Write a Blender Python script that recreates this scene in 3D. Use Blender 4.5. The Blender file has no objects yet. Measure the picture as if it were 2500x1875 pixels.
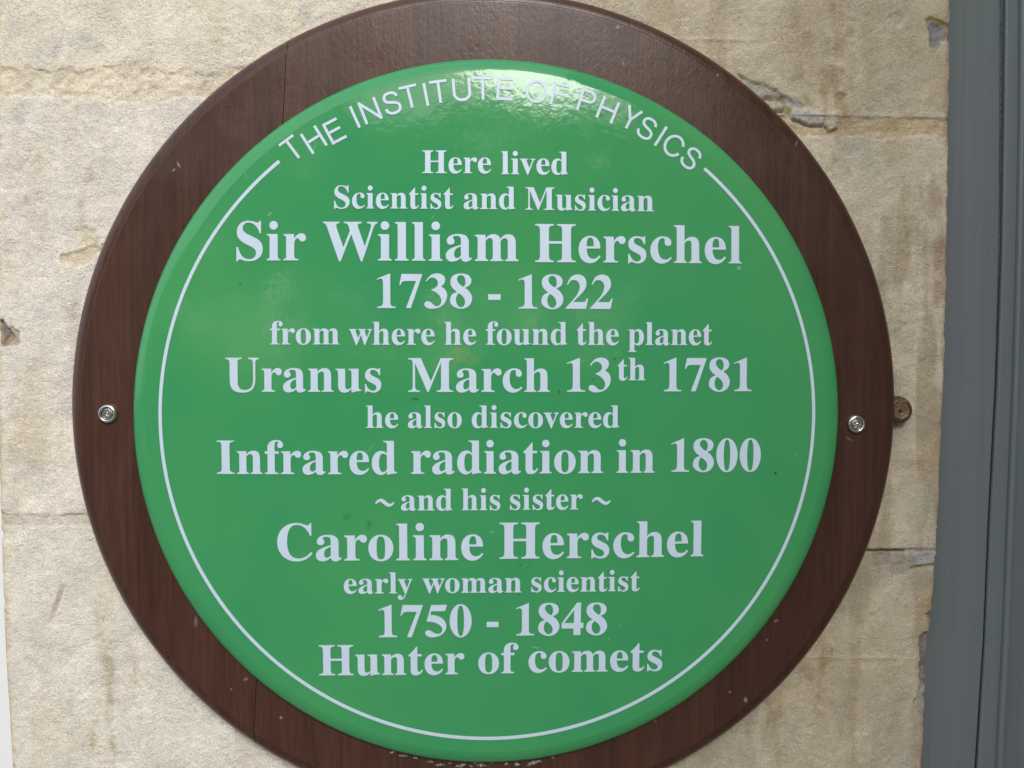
import bpy, bmesh, math, random
import numpy as np
from mathutils import Matrix, Vector, Euler

S = bpy.context.scene
COL = S.collection
R = math.radians
random.seed(7)
ZC = 1.6                                   # height of the plaque's middle above the pavement

# ------------------------------------------------------------------ camera
W, H = 2500.0, 1875.0                      # size of the photograph
FPX = 2165.0
YAW, PITCH, ROLL = 2.7, -2.4, 0.0
CAM = Vector((-0.0105, -0.662, ZC + 0.0455))
cam_rot = Matrix.Rotation(R(-YAW), 3, 'Z') @ Matrix.Rotation(R(90 + PITCH), 3, 'X') @ Matrix.Rotation(R(ROLL), 3, 'Z')
cd = bpy.data.cameras.new('camera')
cd.sensor_width = 36.0
cd.lens = 36.0 * FPX / W
cd.clip_start = 0.01
cd.clip_end = 500.0
cam = bpy.data.objects.new('camera', cd)
COL.objects.link(cam)
cam.matrix_world = Matrix.Translation(CAM) @ cam_rot.to_4x4()
S.camera = cam

# ------------------------------------------------------------------ light
SUN_EL, SUN_AZ = 33.2, 6.6                # azimuth: 0 = straight out of the wall, negative = to the left
sd = Vector((math.sin(R(SUN_AZ)) * math.cos(R(SUN_EL)), -math.cos(R(SUN_AZ)) * math.cos(R(SUN_EL)), math.sin(R(SUN_EL))))
world = bpy.data.worlds.new('World')
S.world = world
world.use_nodes = True
wn = world.node_tree
for n in list(wn.nodes):
    wn.nodes.remove(n)
sky = wn.nodes.new('ShaderNodeTexSky')
sky.sky_type = 'NISHITA'
sky.sun_disc = False
sky.sun_elevation = R(SUN_EL)
sky.sun_rotation = math.atan2(sd.x, sd.y)
sky.air_density = 1.0
sky.dust_density = 2.5
bg = wn.nodes.new('ShaderNodeBackground')
bg.inputs[1].default_value = 0.13
wo = wn.nodes.new('ShaderNodeOutputWorld')
veil = wn.nodes.new('ShaderNodeMix')          # thin even high cloud over the whole sky
veil.data_type = 'RGBA'
veil.inputs[0].default_value = 0.5
veil.inputs[7].default_value = (6.6, 7.0, 7.4, 1)
wn.links.new(sky.outputs[0], veil.inputs[6])
wn.links.new(veil.outputs[2], bg.inputs[0])
wn.links.new(bg.outputs[0], wo.inputs[0])
ld = bpy.data.lights.new('sun', 'SUN')
ld.energy = 1.0
ld.angle = R(21)
ld.color = (1.0, 0.985, 0.96)
sun = bpy.data.objects.new('sun', ld)
COL.objects.link(sun)
sun.rotation_euler = sd.to_track_quat('Z', 'Y').to_euler()

S.view_settings.view_transform = 'Standard'
S.view_settings.look = 'None'
S.view_settings.gamma = 1.0
S.view_settings.use_curve_mapping = False
S.view_settings.exposure = 0.80


# ------------------------------------------------------------------ helpers
def P(x, y, Y=0.0):
    """point of the plane at depth Y that the photograph shows at pixel x, y"""
    d = cam_rot @ Vector(((x - W / 2) / FPX, -(y - H / 2) / FPX, -1.0))
    t = (Y - CAM.y) / d.y
    return CAM + d * t


def mesh_obj(name, verts, faces, m=None, parent=None, smooth=False):
    me = bpy.data.meshes.new(name)
    me.from_pydata([tuple(v) for v in verts], [], faces)
    me.update()
    return link(name, me, m, parent, smooth)


def link(name, me, m=None, parent=None, smooth=False):
    if m:
        me.materials.append(m)
    if smooth:
        me.polygons.foreach_set('use_smooth', [True] * len(me.polygons))
    o = bpy.data.objects.new(name, me)
    COL.objects.link(o)
    if parent:
        o.parent = parent
        o.matrix_parent_inverse = Matrix.Translation(parent.location).inverted()
    return o


def bm_obj(name, bm, m=None, parent=None, smooth=False):
    bmesh.ops.recalc_face_normals(bm, faces=bm.faces)
    me = bpy.data.meshes.new(name)
    bm.to_mesh(me)
    bm.free()
    return link(name, me, m, parent, smooth)


def empty(name, loc, parent=None):
    o = bpy.data.objects.new(name, None)
    COL.objects.link(o)
    o.empty_display_size = 0.02
    o.location = loc
    if parent:
        o.parent = parent
        o.matrix_parent_inverse = Matrix.Translation(parent.location).inverted()
    return o


def tag(o, label=None, cat=None, group=None, kind=None):
    if label: o['label'] = label
    if cat: o['category'] = cat
    if group: o['group'] = group
    if kind: o['kind'] = kind
    return o


class Mat:
    def __init__(self, name):
        self.m = bpy.data.materials.new(name)
        self.m.use_nodes = True
        self.t = self.m.node_tree
        self.b = self.t.nodes['Principled BSDF']
        self.tc = self.t.nodes.new('ShaderNodeTexCoord').outputs['Object']

    def n(self, kind, **kw):
        nd = self.t.nodes.new(kind)
        for k, v in kw.items():
            setattr(nd, k, v)
        return nd

    def l(self, a, b):
        self.t.links.new(a, b)

    def set(self, **kw):
        for k, v in kw.items():
            self.b.inputs[k.replace('_', ' ')].default_value = v

    def map(self, scale=(1, 1, 1), rot=(0, 0, 0)):
        mp = self.n('ShaderNodeMapping')
        mp.inputs['Scale'].default_value = scale
        mp.inputs['Rotation'].default_value = rot
        self.l(self.tc, mp.inputs[0])
        return mp.outputs[0]

    def noise(self, scale, detail=4, rough=0.5, vec=None, dist=0.0):
        nd = self.n('ShaderNodeTexNoise')
        nd.inputs['Scale'].default_value = scale
        nd.inputs['Detail'].default_value = detail
        nd.inputs['Roughness'].default_value = rough
        nd.inputs['Distortion'].default_value = dist
        self.l(vec if vec else self.tc, nd.inputs['Vector'])
        return nd.outputs['Fac']

    def voro(self, scale, vec=None, feature='F1'):
        nd = self.n('ShaderNodeTexVoronoi', feature=feature)
        nd.inputs['Scale'].default_value = scale
        self.l(vec if vec else self.tc, nd.inputs['Vector'])
        return nd

    def ramp(self, fac, stops, interp='LINEAR'):
        nd = self.n('ShaderNodeValToRGB')
        nd.color_ramp.interpolation = interp
        el = nd.color_ramp.elements
        while len(el) < len(stops):
            el.new(0.5)
        for e, (p, c) in zip(el, stops):
            e.position = p
            e.color = (c, c, c, 1) if isinstance(c, (int, float)) else (*c, 1)
        self.l(fac, nd.inputs[0])
        return nd.outputs[0]

    def mix(self, fac, a, b, mode='MIX'):
        nd = self.n('ShaderNodeMix', data_type='RGBA', blend_type=mode)
        for s, v in ((nd.inputs[0], fac), (nd.inputs[6], a), (nd.inputs[7], b)):
            if hasattr(v, 'is_linked'):
                self.l(v, s)
            elif isinstance(v, (int, float)):
                s.default_value = v
            else:
                s.default_value = (*v, 1)
        return nd.outputs[2]

    def math(self, op, a, b=0.0, c=0.0):
        nd = self.n('ShaderNodeMath', operation=op)
        for s, v in zip(nd.inputs, (a, b, c)):
            if hasattr(v, 'is_linked'):
                self.l(v, s)
            else:
                s.default_value = v
        return nd.outputs[0]

    def bump(self, h, dist, strength=1.0, normal=None):
        nd = self.n('ShaderNodeBump')
        nd.inputs['Distance'].default_value = dist
        nd.inputs['Strength'].default_value = strength
        self.l(h, nd.inputs['Height'])
        if normal:
            self.l(normal, nd.inputs['Normal'])
        return nd.outputs[0]

    def spots(self, lst, Y, seed=0.0, rough=0.8, scale=400):
        """marks of their own shape at given places of the plane at depth Y: (px, py, rx, ry, angle, strength)"""
        tot = None
        nz_ = self.math('MULTIPLY', self.math('SUBTRACT', self.noise(scale, 4, 0.7), 0.5), rough)
        for (x, y, rx, ry, an, st_) in lst:
            p_ = P(x, y, Y)
            k_ = 0.628 / FPX
            sub = self.n('ShaderNodeVectorMath', operation='SUBTRACT')
            self.l(self.tc, sub.inputs[0]); sub.inputs[1].default_value = (p_.x, 0, p_.z)
            rt_ = self.n('ShaderNodeVectorRotate', rotation_type='Y_AXIS'); rt_.inputs['Angle'].default_value = R(an)
            self.l(sub.outputs[0], rt_.inputs[0])
            mu = self.n('ShaderNodeVectorMath', operation='MULTIPLY'); mu.inputs[1].default_value = (1 / (rx * k_), 0, 1 / (ry * k_))
            self.l(rt_.outputs[0], mu.inputs[0])
            le = self.n('ShaderNodeVectorMath', operation='LENGTH'); self.l(mu.outputs[0], le.inputs[0])
            d_ = self.math('ADD', le.outputs['Value'], nz_)
            v_ = self.math('MULTIPLY', self.ramp(d_, [(0.35, 1.0), (1.0, 0.0)]), st_)
            tot = v_ if tot is None else self.math('MAXIMUM', tot, v_)
        return tot

    def col(self, c):
        self.l(c, self.b.inputs['Base Color'])

    def nrm(self, c):
        self.l(c, self.b.inputs['Normal'])

    def rgh(self, c):
        self.l(c, self.b.inputs['Roughness'])


def srgb(r, g, b):
    f = lambda c: (c / 255 / 12.92) if c <= 10 else ((c / 255 + 0.055) / 1.055) ** 2.4
    return (f(r), f(g), f(b))


# value noise on arrays
_tab = np.random.RandomState(3).rand(512, 512).astype(np.float64)


def vn(x, z, seed=0):
    x = x + seed * 17.31
    z = z + seed * 9.77
    xi = np.floor(x).astype(int); zi = np.floor(z).astype(int)
    fx = x - xi; fz = z - zi
    fx = fx * fx * (3 - 2 * fx); fz = fz * fz * (3 - 2 * fz)
    a = _tab[xi % 512, zi % 512]; b = _tab[(xi + 1) % 512, zi % 512]
    c = _tab[xi % 512, (zi + 1) % 512]; d = _tab[(xi + 1) % 512, (zi + 1) % 512]
    return (a * (1 - fx) + b * fx) * (1 - fz) + (c * (1 - fx) + d * fx) * fz


def fbm(x, z, s, octv=5, seed=0, gain=0.5):
    r = 0; a = 1; t = 0
    for i in range(octv):
        r = r + a * vn(x * s + i * 5.3, z * s - i * 3.1, seed + i)
        t += a
        a *= gain
        s *= 2.03
    return r / t                             # 0..1


def sst(a, b, x):
    t = np.clip((x - a) / (b - a), 0, 1)
    return t * t * (3 - 2 * t)


# ------------------------------------------------------------------ materials
# limestone: colour comes from the painted stains and shadows on the mesh, grain from noise
ms = Mat('limestone')
att = ms.n('ShaderNodeAttribute', attribute_name='stain_shade').outputs['Color']
g1 = ms.ramp(ms.noise(620, 4, 0.65), [(0.3, 0.83), (0.7, 1.12)])
g2 = ms.ramp(ms.noise(170, 5, 0.6), [(0.3, 0.93), (0.7, 1.06)])
c = ms.mix(1.0, att, g1, 'MULTIPLY')
c = ms.mix(1.0, c, g2, 'MULTIPLY')
c = ms.mix(1.0, c, ms.ramp(ms.noise(1350, 3, 0.7), [(0.32, 0.82), (0.5, 1.02), (0.70, 1.16)]), 'MULTIPLY')
pit = ms.voro(330)
pits = ms.ramp(pit.outputs['Distance'], [(0.0, 1.0), (0.16, 0.0)])
pm = ms.math('MULTIPLY', pits, ms.ramp(ms.noise(45, 3, 0.6), [(0.52, 0.0), (0.66, 0.75)]))
c = ms.mix(pm, c, (0.12, 0.09, 0.06))
ms.col(c)
ms.set(Roughness=0.95)
ms.b.inputs['Specular IOR Level'].default_value = 0.15
bh = ms.math('ADD', ms.math('MULTIPLY', ms.noise(620, 4, 0.62, dist=0.15), 1.0), ms.math('MULTIPLY', ms.noise(1400, 2, 0.5), 0.5))
bh = ms.math('SUBTRACT', bh, ms.math('MULTIPLY', pm, 0.5))
amp_ = ms.ramp(ms.noise(38, 4, 0.6), [(0.32, 0.35), (0.68, 1.0)])
ms.nrm(ms.bump(ms.math('MULTIPLY', bh, amp_), 0.0019, 1.0))
M_STONE = ms.m

# varnished dark wood, vertical grain
BY_ = -0.0225
mw = Mat('varnished_wood')
v = mw.map((1, 1, 0.05))
gr = mw.noise(420, 4, 0.6, v)
gr2 = mw.noise(70, 3, 0.5, v)
big = mw.noise(14, 4, 0.6, mw.map((1, 1, 0.35)))
c = mw.mix(mw.ramp(gr2, [(0.3, 0.0), (0.7, 1.0)]), (0.058, 0.0255, 0.0170), (0.084, 0.0362, 0.0245))
c = mw.mix(mw.ramp(big, [(0.50, 0.0), (0.72, 0.75)]), c, (0.074, 0.0285, 0.019))
c = mw.mix(1.0, c, mw.ramp(gr, [(0.35, 0.80), (0.65, 1.14)]), 'MULTIPLY')
sp = mw.voro(260)
spk = mw.ramp(sp.outputs['Distance'], [(0.0, 1.0), (0.10, 1.0), (0.17, 0.0)])
spm = mw.math('MULTIPLY', spk, mw.ramp(sp.outputs['Color'], [(0.80, 0.0), (0.86, 0.55)]))
dust = mw.ramp(mw.noise(26, 4, 0.7), [(0.50, 0.0), (0.66, 1.0)])
spm = mw.math('MULTIPLY', spm, dust)
c = mw.mix(spm, c, (0.34, 0.31, 0.27))
marks = mw.spots([(436, 402, 9, 3.5, -60, .9), (424, 415, 6, 3, 40, .8), (1508, 66, 7, 4, 10, .9), (1522, 156, 4, 9, 20, .5), (1753, 182, 6, 5, 40, .7), (1946, 350, 3, 14, -25, .6),
                  (1820, 1709, 6, 9, 20, .9), (1862, 1497, 6, 3, 0, .6), (1894, 1516, 9, 4, 30, .6), (1873, 1562, 5, 5, 0, .5), (1782, 1690, 5, 4, 0, .6), (2073, 1072, 12, 3, -30, .6),
                  (565, 1683, 3, 3, 0, .8), (600, 1658, 9, 5, 30, .5), (686, 1752, 5, 5, 0, .8), (478, 1518, 6, 16, 0, .35), (1160, 1862, 5, 4, 0, .7), (1520, 1790, 5, 4, 0, .6), (1600, 1760, 5, 3, 0, .5)], BY_)
c = mw.mix(marks, c, (0.30, 0.26, 0.24))
tone = mw.n('ShaderNodeAttribute', attribute_name='tone').outputs['Fac']
c = mw.mix(1.0, c, mw.ramp(tone, [(0.0, 0.0), (1.0, 1.0)]), 'MULTIPLY')
mw.col(c)
mw.rgh(mw.ramp(mw.noise(22, 5, 0.7), [(0.3, 0.22), (0.7, 0.42)]))
bh = mw.math('ADD', mw.math('MULTIPLY', gr, 0.5), mw.math('MULTIPLY', mw.noise(560, 3, 0.6, mw.map((1, 1, 0.45))), 0.9))
mw.nrm(mw.bump(bh, 0.00026, 0.55))
mw.b.inputs['Specular IOR Level'].default_value = 0.38
M_WOOD = mw.m

# green vitreous enamel
me_ = Mat('green_enamel')
bl = me_.noise(7, 3, 0.5, None, 0.4)
c = me_.mix(me_.ramp(bl, [(0.35, 0.0), (0.7, 1.0)]), (0.044, 0.298, 0.116), (0.066, 0.326, 0.112))  # soft yellow-green mottling, painted in for foliage reflected in the gloss
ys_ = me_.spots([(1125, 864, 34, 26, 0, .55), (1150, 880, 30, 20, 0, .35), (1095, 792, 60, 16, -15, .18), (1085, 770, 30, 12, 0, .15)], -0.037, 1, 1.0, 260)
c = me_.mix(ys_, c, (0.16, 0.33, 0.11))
lt_ = me_.spots([(655, 521, 10, 3.5, 40, .8), (1057, 529, 9, 1.8, 55, .6), (764, 358, 3, 26, -14, .35), (595, 425, 2.5, 14, 12, .4), (904, 1095, 2, 22, -38, .45), (1309, 1583, 12, 3, -12, .7), (1488, 1563, 6, 2, -50, .6),
                 (1808, 653, 7, 6, 0, .9), (1200, 1298, 7, 5, 0, .5), (1420, 882, 14, 2, 25, .35), (1505, 862, 12, 2, 40, .3), (1513, 1529, 3, 3, 0, .5), (1325, 697, 3, 6, 0, .35), (1760, 640, 3, 3, 0, .6), (1950, 1112, 2.5, 2.5, 0, .7)], -0.037, 2, 1.0, 700)
c = me_.mix(lt_, c, (0.24, 0.45, 0.27))
dk_ = me_.spots([(848, 1262, 16, 8, 10, .35), (900, 1280, 8, 14, 0, .35), (1014, 974, 12, 5, 0, .5), (1364, 957, 4, 8, 0, .5), (1500, 876, 5, 5, 0, .6), (1050, 1003, 3, 3, 0, .8), (1897, 1158, 4, 6, 0, .95), (1272, 1378, 10, 3, 20, .5),
                 (1290, 1385, 5, 3, 0, .6), (1447, 926, 3, 3, 0, .7), (1478, 650, 3, 3, 0, .5), (583, 693, 4, 4, 0, .5), (1265, 1452, 3, 3, 0, .5), (1120, 866, 3, 3, 0, .4)], -0.037, 3, 2.2, 520)
c = me_.mix(dk_, c, (0.03, 0.06, 0.03))
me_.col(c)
scr = me_.noise(120, 5, 0.8, me_.map((1, 1, 0.3), (0, R(25), 0)))
me_.b.inputs['Specular IOR Level'].default_value = 0.42
me_.rgh(me_.ramp(scr, [(0.35, 0.05), (0.75, 0.10)]))
oph = me_.math('ADD', me_.noise(230, 2, 0.5), me_.math('MULTIPLY', me_.noise(90, 2, 0.5), 0.9))
me_.nrm(me_.bump(oph, 0.00022, 0.24))
M_GREEN = me_.m

ml = Mat('white_enamel')
ml.set(Roughness=0.42)
c = ml.mix(ml.ramp(ml.noise(30, 4, 0.7), [(0.4, 0.0), (0.8, 0.25)]), (0.58, 0.69, 0.83), (0.52, 0.61, 0.72))
dk = ml.math('MULTIPLY', ml.ramp(ml.noise(420, 3, 0.7), [(0.66, 0.0), (0.72, 0.7)]), ml.ramp(ml.noise(17, 3, 0.6), [(0.60, 0.0), (0.70, 1.0)]))
c = ml.mix(dk, c, (0.16, 0.16, 0.15))
ml.col(c)
M_WHITE = ml.m

# grey satin paint of the door frame
mg = Mat('grey_satin_paint')
st = mg.noise(160, 4, 0.6, mg.map((1, 1, 0.02)))
c = mg.mix(mg.ramp(mg.noise(5, 3, 0.6), [(0.35, 0.0), (0.65, 1.0)]), (0.155, 0.185, 0.192), (0.163, 0.177, 0.200))
c = mg.mix(1.0, c, mg.ramp(st, [(0.3, 0.93), (0.7, 1.06)]), 'MULTIPLY')
sp = mg.voro(85)
spk = mg.math('MULTIPLY', mg.ramp(sp.outputs['Distance'], [(0.0, 1.0), (0.05, 0.0)]), mg.ramp(sp.outputs['Color'], [(0.85, 0.0), (0.9, 0.6)]))
c = mg.mix(spk, c, (0.4, 0.42, 0.42))
mg.col(c)
mg.set(Roughness=0.38)
mg.nrm(mg.bump(mg.math('ADD', st, mg.noise(300, 3, 0.6)), 0.00012, 0.5))
M_GREY = mg.m

mk = Mat('dark_gap')
mk.set(Base_Color=(0.012, 0.013, 0.016, 1), Roughness=0.9)
M_DARK = mk.m

mc = Mat('painted_filler')
mc.col(mc.mix(mc.ramp(mc.noise(300, 4, 0.7), [(0.35, 0.0), (0.65, 1.0)]), (0.045, 0.052, 0.062), (0.14, 0.16, 0.17)))
mc.set(Roughness=0.6)
mc.nrm(mc.bump(mc.noise(500, 3, 0.6), 0.0006, 1.0))
M_FILL = mc.m

mt = Mat('stainless_steel')
mt.set(Metallic=1.0, Base_Color=(0.62, 0.62, 0.60, 1))
mt.rgh(mt.ramp(mt.noise(900, 3, 0.6), [(0.3, 0.16), (0.7, 0.34)]))
mt.nrm(mt.bump(mt.noise(1500, 2, 0.6), 0.0001, 0.5))
M_STEEL = mt.m

mp_ = Mat('white_gloss_paint')
mp_.set(Base_Color=(0.80, 0.82, 0.84, 1), Roughness=0.35)
M_PAINT = mp_.m

mx = Mat('silicone_residue')
mx.col(mx.mix(mx.ramp(mx.noise(600, 3, 0.6), [(0.4, 0.0), (0.6, 1.0)]), (0.07, 0.045, 0.035), (0.30, 0.28, 0.27)))
mx.set(Roughness=0.4)
M_SIL = mx.m

mo = Mat('snail_shell')
mo.col(mo.n('ShaderNodeAttribute', attribute_name='shell').outputs['Color'])
mo.set(Roughness=0.35)
mo.nrm(mo.bump(mo.noise(1400, 3, 0.6), 0.0002, 0.6))
M_SHELL = mo.m

mv = Mat('pavement_stone')
mv.col(mv.mix(mv.ramp(mv.noise(3, 6, 0.6), [(0.3, 0.0), (0.7, 1.0)]), (0.16, 0.155, 0.14), (0.24, 0.23, 0.21)))
mv.set(Roughness=0.9)
mv.nrm(mv.bump(mv.noise(60, 5, 0.6), 0.003, 0.6))
M_PAVE = mv.m

# ------------------------------------------------------------------ pavement
tag(mesh_obj('ground', [(-60, -60, 0), (60, -60, 0), (60, 60, 0), (-60, 60, 0)], [(0, 1, 2, 3)], M_PAVE), kind='structure')

# unseen wall, added on the right to block sun and sky from that side
mn = Mat('shading_wall_stone')
mn.col(mn.mix(mn.ramp(mn.noise(8, 5, 0.6), [(0.3, 0.0), (0.7, 1.0)]), (0.30, 0.26, 0.19), (0.40, 0.35, 0.27)))
mn.set(Roughness=0.95)
mn.nrm(mn.bump(mn.noise(300, 4, 0.6), 0.002, 0.8))
bm = bmesh.new()
r_ = bmesh.ops.create_cube(bm, size=1.0, matrix=Matrix.Translation((0.69, -0.85, 1.8)) @ Matrix.Diagonal((0.30, 1.83, 3.6, 1)))
bmesh.ops.bevel(bm, geom=bm.edges[:], offset=0.006, segments=2, affect='EDGES')
tag(bm_obj('shading_wall', bm, mn.m), kind='structure')

mh = Mat('screen_leaf')  # unseen foliage, added and sized to keep low sky out of the gloss
mh.col(mh.mix(mh.ramp(mh.noise(3, 4, 0.7), [(0.35, 0.0), (0.65, 1.0)]), (0.035, 0.075, 0.02), (0.10, 0.15, 0.035)))
mh.set(Roughness=0.5)
tr_ = mh.n('ShaderNodeBsdfTranslucent')
tr_.inputs[0].default_value = (0.22, 0.34, 0.05, 1)
mx_ = mh.n('ShaderNodeMixShader'); mx_.inputs[0].default_value = 0.5
mh.l(mh.b.outputs[0], mx_.inputs[1]); mh.l(tr_.outputs[0], mx_.inputs[2])
mh.l(mx_.outputs[0], mh.t.nodes['Material Output'].inputs[0])
rh = np.random.RandomState(5)
vs_, fs_ = [], []
clumps = [(-6.5, -7.5, 2.2, 1.3), (-4.6, -7.0, 1.6, 1.1), (-2.2, -7.6, 2.0, 1.5), (-0.4, -7.2, 2.1, 1.6), (1.4, -7.4, 2.2, 1.5), (3.2, -7.0, 2.3, 1.5), (5.2, -7.5, 2.4, 1.7), (7.4, -7.2, 2.5, 1.8), (-8.6, -7.0, 2.0, 1.4), (9.6, -7.4, 2.6, 1.8),
          (-5.4, -7.6, 0.8, 0.9), (-3.4, -7.2, 0.8, 1.0), (-1.2, -7.2, 0.8, 1.0), (0.6, -7.2, 0.8, 1.0), (2.4, -7.2, 0.9, 1.1), (4.2, -7.2, 0.9, 1.1), (6.4, -7.2, 0.9, 1.1)]
clumps += [(x_, -7.3, 3.65 + 0.22 * math.sin(x_ * 2.3), 1.05) for x_ in np.arange(-9, 10, 1.15)]
for (cx_, cy_, cz_, rd_) in clumps:
    for _ in range(1700):
        d_ = rh.normal(size=3); d_ /= np.linalg.norm(d_)
        p_ = np.array([cx_, cy_, cz_]) + d_ * np.array([1.15, 0.8, 1.0]) * rd_ * rh.uniform(0.72, 1.03)
        if p_[2] < 0.05: continue
        a_ = rh.normal(size=3); a_ /= np.linalg.norm(a_); b_2 = np.cross(a_, rh.normal(size=3)); b_2 /= np.linalg.norm(b_2)
        w_ = rh.uniform(0.07, 0.13)
        i0 = len(vs_)
        vs_ += [tuple(p_ - a_ * w_), tuple(p_ + b_2 * w_ * 0.5), tuple(p_ + a_ * w_), tuple(p_ - b_2 * w_ * 0.5)]
        fs_.append((i0, i0 + 1, i0 + 2, i0 + 3))
tag(mesh_obj('screen_foliage', vs_, fs_, mh.m), 'unseen green foliage added to darken the reflections in the enamel', None, None, 'stuff')

# ------------------------------------------------------------------ stone wall
YS = np.array([-900., 0., 280, 700, 937, 1345, 1560, 1875, 2900])
XR = np.array([2322., 2322, 2320, 2312, 2306, 2288, 2270, 2252, 2190])     # right arris of the masonry
XL = np.array([-16., -16, -16, -16, -14, -3, 6, 24, 60])                          # left arris


def plane_curve(xs):
    pts = [P(x, y) for x, y in zip(xs, YS)]
    zz = np.array([p.z for p in pts]); xx = np.array([p.x for p in pts])
    o = np.argsort(zz)
    return lambda z: np.interp(z, zz[o], xx[o])


fxl, fxr = plane_curve(XL), plane_curve(XR)
z_top, z_bot = P(1250, -60).z, P(1250, 1935).z
step = 0.00105
zs = np.concatenate([np.linspace(0.0, z_bot - 0.25, 12), np.linspace(z_bot - 0.25, z_bot, 26)[1:-1],
                     np.arange(z_bot, z_top, step), np.linspace(z_top, z_top + 0.25, 26)[1:], np.linspace(z_top + 0.25, 3.4, 12)[1:]])
us = np.linspace(0, 1, 700)
ZZ, UU = np.meshgrid(zs, us, indexing='ij')
XX = fxl(ZZ) + UU * (fxr(ZZ) - fxl(ZZ))

# photograph pixel of each point of the wall plane (to lay out stains where they are on the stone)
ci = np.array(cam_rot.inverted())
rel = np.stack([XX - CAM.x, np.full_like(XX, -CAM.y), ZZ - CAM.z])
cc = np.tensordot(ci, rel, axes=1)
PX = W / 2 + FPX * cc[0] / -cc[2]
PY = H / 2 - FPX * cc[1] / -cc[2]

wob = (fbm(XX, ZZ, 40, 4, 1) - 0.5)
wobf = (fbm(XX, ZZ, 160, 4, 2) - 0.5)
hgt = 0.0022 * (fbm(XX, ZZ, 14, 3, 5) - 0.5) + 0.0014 * (fbm(XX, ZZ, 75, 4, 6) - 0.5) + 0.00085 * (fbm(XX, ZZ, 330, 3, 7) - 0.5)
leftside = PX < 1300
edge_l = np.abs(XX - fxl(ZZ)); edge_r = np.abs(XX - fxr(ZZ))


def lin(c):
    return np.array(srgb(*c)).reshape(3, 1, 1)


# base colour: clean cream on the left, older brown-grey on the right
k_r = sst(900, 2100, PX + 120 * wob)
base = lin((240, 231, 217)) * (1 - k_r) + lin((214, 203, 181)) * k_r
f1 = fbm(XX, ZZ, 22, 5, 11)
f2 = fbm(XX, ZZ * 0.22, 60, 5, 12)         # streaks that run down
f3 = fbm(XX, ZZ, 55, 4, 13)
colr = base * (1 + 0.20 * (f1 - 0.5)) * (1 + 0.14 * (f3 - 0.5))


def tint(mask, c, amt):
    global colr
    m_ = np.clip(mask * amt, 0, 1)[None]
    colr = colr * (1 - m_) + lin(c) * m_


def blob(x, y, rx, ry, ang=0, edge=0.35, rough=0.6, seed=0):
    ca, sa = math.cos(R(ang)), math.sin(R(ang))
    dx, dy = PX - x, PY - y
    u = (dx * ca + dy * sa) / rx; v_ = (-dx * sa + dy * ca) / ry
    d = np.sqrt(u * u + v_ * v_) + rough * ((fbm(XX, ZZ, 95, 4, 20 + seed) - 0.5) * 2)
    return 1 - sst(1 - edge, 1 + edge * 0.3, d)


tint(sst(0.50, 0.80, f2) * (1 - k_r), (210, 194, 166), 0.5)
tint(sst(0.52, 0.74, fbm(XX, ZZ, 35, 5, 14)) * (1 - k_r), (230, 225, 217), 0.6)
tint(sst(0.50, 0.70, f2) * k_r, (160, 138, 108), 0.50)
tint(sst(0.50, 0.72, fbm(XX, ZZ * 0.6, 30, 5, 15)) * k_r, (184, 177, 163), 0.60)
tint(sst(0.55, 0.75, fbm(XX, ZZ, 26, 5, 16)) * k_r, (184, 156, 114), 0.30)

# broad tone of the separate stones
row_tint = [  # x0, x1, y0, y1, colour, amount
    (1300, 2400, -900, 275, (192, 177, 146), 0.40),
    (1300, 2400, 1345, 1605, (184, 170, 144), 0.30),
    (1300, 2400, 1605, 2900, (180, 164, 134), 0.35),
    (-100, 1300, 240, 900, (228, 222, 212), 0.40),
    (-100, 1300, -900, 180, (234, 223, 200), 0.40),
    (-100, 1300, 1275, 2900, (234, 229, 216), 0.35)]
for x0, x1, y0, y1, cl, am in row_tint:
    wv = 14 * wob * 2
    mk_ = sst(x0 - 8, x0 + 8, PX + wv) * (1 - sst(x1 - 8, x1 + 8, PX + wv)) * sst(y0 - 5, y0 + 5, PY + wv) * (1 - sst(y1 - 5, y1 + 5, PY + wv))
    tint(mk_, cl, am)


def carve(mask, depth):
    global hgt
    hgt = hgt - mask * depth


# mortar beds, flaking ledges
up = 165 + 46 * wob + 30 * wobf + 16 * np.sin(PX / 63.0)
dn = 240 + 34 * wob + 16 * wobf
bed_l = leftside * sst(-4, 4, PY - up) * (1 - sst(-5, 5, PY - dn))
up2 = 287 + 6 * wobf + 0.02 * (PX - 2200)
dn2 = 332 + 26 * wob + 14 * wobf
bed_r = (~leftside) * sst(-2, 2, PY - up2) * (1 - sst(-4, 4, PY - dn2))
up3 = 1256 + 10 * wob + 8 * wobf; dn3 = 1284 + 10 * wob
bed_c = leftside * sst(-3, 3, PY - up3) * (1 - sst(-2, 2, PY - dn3))
carve(bed_l * (0.3 + 0.9 * sst(0.42, 0.6, fbm(XX, ZZ, 30, 3, 61))), 0.0008); carve(bed_r, 0.0012); carve(bed_c, 0.0007)
rough_mortar = 0.0022 * (fbm(XX, ZZ, 260, 3, 31) - 0.55)
hgt = hgt + (bed_l + 0.8 * bed_r + 0.6 * bed_c) * rough_mortar
tint(bed_l, (226, 208, 172), 0.40)
tint(bed_r, (196, 172, 128), 0.50)
tint(bed_c, (196, 188, 172), 0.40)
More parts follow.
